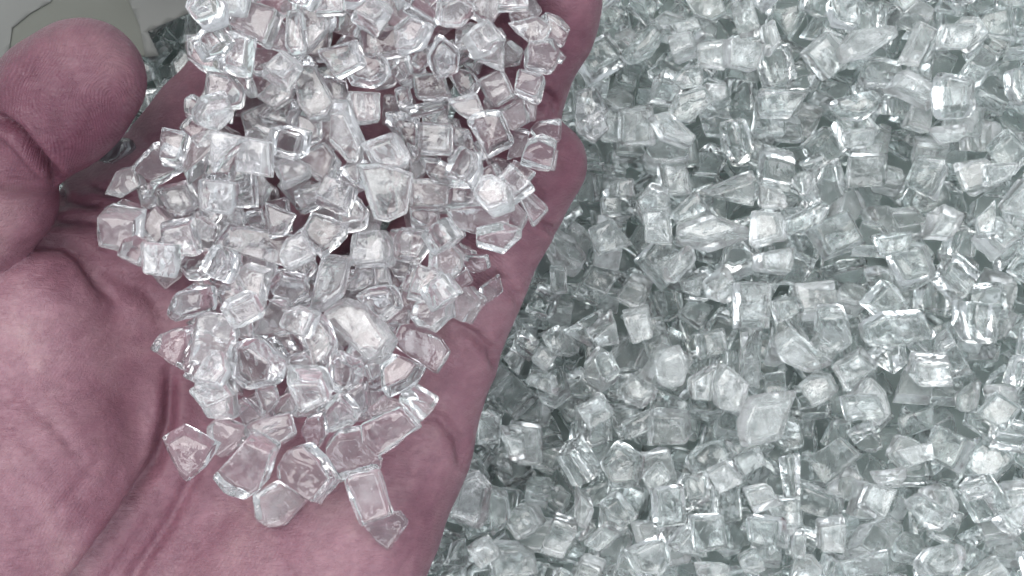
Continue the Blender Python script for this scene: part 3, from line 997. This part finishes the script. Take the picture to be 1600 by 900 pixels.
rows = read_outlines(PILE, True)
order = sorted(range(len(rows)), key=lambda i: (rows[i][0], (i * 7919) % 101))
heap = {}
for i in order:
    lay, kd, pts = rows[i]
    heap[i] = (*lay_outline(hh, 500 + i, lay, kd, pts, 52.0 if lay == 2 else 47.0, M_CLEAR, i), kd)

n_under = len(low)
for _ in range(54):          # small ones that rolled into the last gaps
    f, n = hole_spots(hh, HAND_TOP + 2.5, HEAP_OK)
    if n: drop(4, poses_s, f)

def pixel_of(xyz):
    d = CAM_H - xyz[2]
    return xyz[0] * FPX / d + 800, -xyz[1] * FPX / d + 450

# chips that stand out, by their place: full label and the short name others are described by
MARKS = [
    (603, 302, 'large clear square block with a bright rim in the middle of the heap', 'the big square block'),
    (405, 385, 'longest clear slab, lying aslant across the middle of the heap', 'the longest slab'),
    (560, 525, 'broad clear slab tilted on the heap above two pinkish see-through chips', 'the broad tilted slab'),
    (300, 705, 'big clear wedge alone on the palm at the lower thumb-side end of the heap', 'the big wedge by the thumb mound'),
    (478, 740, 'clear notched square block on bare palm below the heap', 'the notched palm block'),
    (385, 728, 'large see-through slab lying flat on the palm, skin pink through it', 'the large flat palm slab'),
    (437, 788, 'clear oblong chip on bare palm, nearest the wrist on the thumb side', 'the oblong wrist-side chip'),
    (577, 772, 'clear oblong chip with a frosty white lower half, on the heel of the hand', 'the half-frosted chip'),
    (603, 828, 'lowest chip in the hand, thin clear splinter-edged slab tucked under the half-frosted chip', 'the lowest chip'),
    (552, 697, 'clear curved block above the half-frosted chip', 'the curved block'),
    (612, 662, 'clear ribbed block on the palm edge side below the heap', 'the ribbed block'),
    (658, 540, 'pinkish see-through slab on the palm at the base of the little finger', 'the pinkish slab'),
    (628, 582, 'pinkish see-through chip on bare palm under the pinkish slab', 'the lower pinkish chip'),
    (851, 203, 'clear chip right on the tip of the little finger', 'the little fingertip chip'),
    (842, 240, 'clear chip on the pad of the little finger, below the fingertip chip', 'the finger pad chip'),
    (778, 372, 'thin clear plate lying flat on the little finger', 'the thin plate on the little finger'),
    (830, 322, 'clear slim slab sliding down the little finger above its crease', 'the slim slab on the little finger'),
    (190, 355, 'clear squarish block at the thumb-side edge of the heap, lying on bare palm', 'the thumb-side edge block'),
    (197, 284, 'thin clear plate on the base of the index finger', 'the thin plate by the index finger'),
    (318, 86, 'rounded clear chip on the edge of the index finger nearest the thumb tip', 'the rounded index finger chip'),
    (400, 38, 'big clear block on the index finger at the top of the picture', 'the big index finger block'),
    (273, 545, 'clear pointed chip sticking out of the heap towards the thumb mound', 'the pointed chip'),
    (604, 240, 'clear lump with a hollow-looking middle, right above the big square block', 'the hollow-looking lump'),
    (730, 18, 'thin flat splinter among the chips at the top over the middle finger', 'the top splinter'),
    (254, 426, 'small clear cube resting on the palm below the thumb-side edge block', 'the small palm-side cube'),
    (598, 68, 'wide frosty oblong slab near the top of the heap', 'the wide frosty slab'),
    (868, 50, 'clear many-sided chip against the ring fingertip', 'the ring fingertip chip'),
    (745, 338, 'long see-through slab beside the dark gap near the little finger', 'the slab by the dark gap'),
    (500, 445, 'tall upright clear slab in the centre of the heap', 'the tall upright slab'),
    (690, 410, 'large clear lump on the little-finger side of the heap', 'the large side lump'),
]
BEDMARKS = [
    (908, 165, 'clear pinkish chip lying on the green bed against the ring and little fingertips', 'the pinkish chip by the fingertips'),
    (922, 198, 'clear chip on the bed beside the little fingertip, under the pinkish chip', 'the clear chip by the little finger'),
    (735, 780, 'big clear block on the bed touching the lower edge of the palm', 'the big block by the palm edge'),
    (1400, 515, 'largest shell-shaped chip on the green bed', 'the shell-shaped chip'),
    (1200, 655, 'big pale ring-like lump in the lower half of the bed', 'the ring-like lump'),
    (1260, 550, 'big rounded pale green lump next to the shell-shaped chip', 'the big rounded lump'),
    (1175, 480, 'upright pale green slab in the middle of the bed', 'the upright slab'),
    (1375, 70, 'long rounded pale green lump near the top of the bed', 'the long top lump'),
    (1005, 70, 'pointed pale green lump beside the ring fingertip', 'the pointed top lump'),
    (1110, 370, 'long pale green slab between little finger and bed centre', 'the long slab'),
    (1495, 150, 'tall bright pale green lump near the upper edge of the bed', 'the tall bright lump'),
    (955, 372, 'pale green cube beside the crease of the little finger', 'the cube by the little finger'),
    (1420, 415, 'frosted pale green block above the shell-shaped chip', 'the frosted block'),
    (980, 725, 'large rounded pale green chip lower on the bed near the palm', 'the large rounded chip'),
    (1015, 860, 'big pale green lump at the bottom edge, nearest the palm', 'the big bottom lump'),
    (1370, 785, 'greyish pale green block in the lower part of the bed', 'the greyish block'),
    (1570, 640, 'pale green block at the far side of the bed from the hand', 'the far side block'),
    (1300, 840, 'bright pale green chip at the bottom of the bed', 'the bright bottom chip'),
    (1480, 800, 'jagged pale green lump in the lower corner of the bed', 'the jagged corner lump'),
]
SIDES = ['right of', 'lower right of', 'below', 'lower left of', 'left of', 'upper left of', 'above', 'upper right of']
NTH = ['', 'second ', 'third ', 'fourth ', 'fifth ', 'sixth ', 'seventh ', 'eighth ', 'ninth ', 'tenth ', 'eleventh ', 'twelfth ']
KINDW = {'c': 'block', 'C': 'block', 's': 'slab', 'l': 'lump', 't': 'splinter', 'cube': 'block', 'slab': 'slab', 'lump': 'lump', 'shard': 'wedge'}

def label_chips(items, marks, colour):
    """items: (key, pixel, kind, prefix). Marked chips get their own label, the rest one that says where they lie from a marked chip."""
    out, used, left = {}, {}, list(items)
    for mx_, my_, full, short in marks:
        best = min(left, key=lambda t: math.hypot(t[1][0] - mx_, t[1][1] - my_))
        left.remove(best); out[best[0]] = full; used[short] = best[1]
    bins = {}
    for key, (x, y), kd, pre in left:
        short = min(used, key=lambda q: math.hypot(used[q][0] - x, used[q][1] - y))
        dx, dy = x - used[short][0], y - used[short][1]
        side = SIDES[int(round(math.atan2(dy, dx) / (math.pi / 4))) % 8]
        bins.setdefault((pre, KINDW[kd], side, short), []).append((math.hypot(dx, dy), key))
    for (pre, w, side, short), v in bins.items():
        for n, (_, key) in enumerate(sorted(v)):
            out[key] = f"{NTH[min(n, 11)]}{pre}{colour} {w} {side} {short}"
    return out

items = [(i, pixel_of(heap[i][2]), heap[i][3], '') for i in heap]
low_shape = lambda pi: ('cube', 'slab', 'cube', 'lump', 'shard', 'cube')[pi % 6]
items_low = [(1000 + k, pixel_of(low[k][2]), low_shape(low[k][0]), 'half-buried ' if k < n_under else 'small ') for k in range(len(low))]
LAB = label_chips(items + items_low, MARKS, 'clear glass')
for i in heap:
    me, rot, xyz, kd = heap[i]
    put_chip(me, rot, xyz, 'clear_glass_chip', LAB[i], GROUP_HAND, 'clear chip')
for k, (pi, rot, xyz) in enumerate(low):
    me = protos[pi].copy(); me.materials.append(M_CLEAR)
    put_chip(me, rot, xyz, 'clear_glass_chip', LAB[1000 + k], GROUP_HAND, 'clear chip')
# the grey chip wedged between thumb and index finger, thumb's shade put into its tint
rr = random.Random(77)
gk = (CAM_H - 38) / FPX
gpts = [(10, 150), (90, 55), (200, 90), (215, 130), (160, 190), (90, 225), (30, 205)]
gme = outline_chip(rr, [((x / 4 - 28.5) * gk, -(y / 4 - 37.5) * gk) for x, y in gpts], 5.0, 'cube', M_SHADE_GREY)
put_chip(gme, tilt_matrix(rr, .3, 0), P(179, 236, 41), 'shade_tinted_grey_chip', 'small grey chip tinted dark for the shade between thumb and index finger', None, 'grey chip')

# ------------------------------------------------------------------ the bed of green glass
bp = []
rng = random.Random(29)
for i in range(84):
    sh = ('cube', 'slab', 'cube', 'lump', 'shard', 'cube')[i % 6]
    a, b_, c_ = rng.uniform(6.6, 10.8), rng.uniform(6.0, 8.8), rng.uniform(4.0, 6.6)
    if sh == 'slab': a *= 1.25; c_ *= .8
    bp.append(chip_mesh(rng, a, b_, c_, sh, M_GREEN))
barr = [tri_points(*mesh_arrays(p)) for p in bp]
def bed_poses(rng, n, amt):
    out = []
    for k in range(n):
        i = rng.randrange(len(bp))
        rot = tilt_matrix(rng, amt, rng.uniform(0, 6.283))
        if rng.random() < .3: rot = rot @ Matrix.Rotation(1.5708, 3, 'X')
        out.append((i, rot, make_pose(barr[i] @ np.array(rot).T)))
    return out
bed = Heights(-150, -115, 150, 115, -30.3)
def bed_spot(rng): return rng.uniform(-148, 148), rng.uniform(-113, 113)
poses_b = bed_poses(rng, 300, .75)
chips, drop = deposit(bed, rng, poses_b, bed_spot, 0, 6)
while True:
    for _ in range(100): drop()
    if bed.H.mean() > -19.0 or len(chips) > 9000: break
poses_f = [p for p in poses_b if max(p[2][0].shape) < 17]
for _ in range(600): drop(60, poses_f)          # smaller ones find the holes
for lev in (-22.0, -20.0, -18.0, -16.5):
    for _ in range(320):
        f, n = hole_spots(bed, lev, True)
        if n > 8: drop(3, poses_f, f, -4.0)
VIEW = np.zeros(bed.H.shape, bool)
VIEW[int(35 / GR):int(265 / GR), int(45 / GR):int(185 / GR)] = True
for lev in (-17.0, -15.0, -13.0, -11.0, -9.0):
    for _ in range(230):
        f, n = hole_spots(bed, lev, VIEW)
        if n > 25: drop(3, poses_b, f, 1.5)
print('bed', len(chips), bed.H.mean(), bed.H.max())
brows = read_outlines(BEDTOP, False)
btop = {}
for i, (lay, kd, pts) in enumerate(brows):
    btop[i] = (*lay_outline(bed, 900 + i, 2, kd, pts, 1.5, M_CLEAR if kd == 'C' else M_GREEN, 20000 + i, 9, .06), kd)
# which chips show, and how large: seen from above past the hand
ii, jj = np.meshgrid(np.arange(bed.nx), np.arange(bed.ny), indexing='ij')
bx = bed.x0 + ii * GR; by = bed.y0 + jj * GR; bz = bed.H
ppx = bx * FPX / (CAM_H - bz) + 800; ppy = -by * FPX / (CAM_H - bz) + 450
hidden = np.zeros(bx.shape, bool)
for zz in range(4, 68, 3):          # is the sight line to this spot cut by the hand?
    f = (CAM_H - zz) / (CAM_H - bz)
    ci = np.round((bx * f - hh.x0) / GR).astype(int); cj = np.round((by * f - hh.y0) / GR).astype(int)
    okc = (ci >= 0) & (cj >= 0) & (ci < hh.nx) & (cj < hh.ny)
    hidden |= okc & (HAND_TOP[ci.clip(0, hh.nx - 1), cj.clip(0, hh.ny - 1)] > zz)
vis = (ppx > 0) & (ppx < 1600) & (ppy > 0) & (ppy < 900) & ~hidden
cnt = np.bincount(bed.I[vis & (bed.I >= 0)], minlength=20000 + len(brows))[:len(chips)]
rank = np.argsort(-cnt)
single = set(int(k) for k in rank[:300 - sum(1 for r in brows if r[1] != 'C')])
print('visible bed chips', (cnt > 0).sum(), cnt[rank[:3]], cnt[rank[199]])
GROUP_BED = 'pale green chips of the glass bed'
items = [(20000 + i, pixel_of(btop[i][2]), btop[i][3], '') for i in btop]
items += [(k, pixel_of(chips[k][2]), low_shape(chips[k][0]), 'half-buried ') for k in sorted(single)]
LAB = label_chips(items, BEDMARKS, 'pale green')
for i in btop:
    me, rot, xyz, kd = btop[i]
    if kd == 'C': put_chip(me, rot, xyz, 'clear_glass_chip', LAB[20000 + i], 'clear chips on the green bed', 'clear chip')
    else: put_chip(me, rot, xyz, 'green_glass_chip', LAB[20000 + i], GROUP_BED, 'green chip')
for k in sorted(single):
    pi, rot, xyz = chips[k]
    put_chip(bp[pi], rot, xyz, 'green_glass_chip', LAB[k], GROUP_BED, 'green chip')
vv, ff, nv = [], [], 0
parrs = []
for p in bp:
    v, _ = mesh_arrays(p)
    parrs.append((v, [tuple(pl.vertices) for pl in p.polygons]))
for k, (pi, rot, xyz) in enumerate(chips):
    if k in single: continue
    v, f = parrs[pi]
    vv.append(v @ np.array(rot).T + np.array(xyz))
    ff.extend(tuple(a + nv for a in t) for t in f)
    nv += len(v)
bedo = mesh_obj('crushed_glass', (np.concatenate(vv) * MM).tolist(), ff, M_GREEN)
tag(bedo, 'mass of pale green crushed glass chips under and around the single ones', 'crushed glass', None, 'stuff')

# ------------------------------------------------------------------ the plastic bag over the far corner of the bed
def plastic_material(name, col, alpha):
    m, nt, b = nodes_of(name)
    tc = N(nt, 'ShaderNodeTexCoord')
    n = N(nt, 'ShaderNodeTexNoise', i_Scale=70.0, i_Detail=4.0)
    nt.links.new(tc.outputs['Object'], n.inputs['Vector'])
    r = ramp(nt, n.outputs['Fac'], [(0.3, tuple(c * .92 for c in col)), (0.7, col)])
    nt.links.new(r.outputs[0], b.inputs['Base Color'])
    b.inputs['Roughness'].default_value = 0.55
    b.inputs['Specular IOR Level'].default_value = 0.15
    b.inputs['Alpha'].default_value = alpha - 0.12
    bu = N(nt, 'ShaderNodeBump', i_Strength=0.3, i_Distance=0.0006)
    nt.links.new(n.outputs['Fac'], bu.inputs['Height']); nt.links.new(bu.outputs[0], b.inputs['Normal'])
    return m
M_BAG = plastic_material('milky_plastic', (0.18, 0.186, 0.165), 0.9)
M_FOLD = plastic_material('milky_plastic_double', (0.23, 0.235, 0.225), 0.88)
bag = bpy.data.objects.new('plastic_bag', None); COL.objects.link(bag)
bag.location = Vector(P(60, 20, 5)) * MM
tag(bag, 'crumpled milky plastic bag lying on the green glass behind the thumb', 'plastic bag')
DR = bed.H.copy()                      # what the film lies on: the chip tops, bridged over
for _ in range(2):
    for ax in (0, 1):
        DR = np.maximum.reduce([np.roll(DR, k, ax) for k in range(-6, 7, 2)])
for _ in range(3):
    for ax in (0, 1):
        DR = sum(np.roll(DR, k, ax) for k in range(-5, 6)) / 11
BAG_Z = 6.0
def drape(x, y):
    i, j = bed.cell(x, y)
    return DR[min(max(i, 0), bed.nx - 1), min(max(j, 0), bed.ny - 1)]
def sheet(name, pts, dz, mat, seed, lift=0.0):
    """a film cut to pts (pixels), draped over the chips under it, 0.3 mm thick"""
    z = BAG_Z + dz
    Q = [P(x, y, z)[:2] for x, y in pts]
    xs_ = [q[0] for q in Q]; ys_ = [q[1] for q in Q]
    st = 1.5
    bm = bmesh.new()
    f = bm.faces.new([bm.verts.new((x, y, 0)) for x, y in Q])
    for ax, lo, hi in ((0, min(xs_), max(xs_)), (1, min(ys_), max(ys_))):
        c = lo + st
        while c < hi:
            co = [0, 0, 0]; no = [0, 0, 0]; co[ax] = c; no[ax] = 1
            bmesh.ops.bisect_plane(bm, geom=bm.verts[:] + bm.edges[:] + bm.faces[:], plane_co=co, plane_no=no)
            c += st
    for v in bm.verts:
        p = v.co
        v.co.z = drape(p.x, p.y) + dz + .2 * mnoise.noise(Vector((p.x * .07 + seed, p.y * .07, seed))) + .12 * mnoise.noise(Vector((p.x * .3, p.y * .3 + seed, 3)))
    r = bmesh.ops.extrude_face_region(bm, geom=bm.faces[:])
    for v in [g for g in r['geom'] if isinstance(g, bmesh.types.BMVert)]: v.co.z += .12
    bmesh.ops.recalc_face_normals(bm, faces=bm.faces[:])
    bl = Vector(bag.location) / MM
    for v in bm.verts: v.co = (v.co - bl) * MM
    me = bpy.data.meshes.new(name); bm.to_mesh(me); bm.free()
    me.polygons.foreach_set('use_smooth', [True] * len(me.polygons))
    me.materials.append(mat)
    o = bpy.data.objects.new(name, me); COL.objects.link(o); o.parent = bag
    return o
sheet('bag_film', [(-260, -200), (330, -200), (318, 0), (226, 46), (238, 84), (120, 92), (-20, 130), (-260, 260)], 0.3, M_BAG, 1.0)
sheet('folded_edge', [(-260, -200), (160, -200), (74, 0), (40, 18), (12, 40), (5, 95), (-30, 160), (-260, 280)], 0.6, M_FOLD, 1.0)
sheet('folded_edge', [(190, -200), (345, -200), (322, 0), (226, 46), (244, 84), (222, 86), (214, 40), (198, 0)], 0.75, M_FOLD, 1.0)
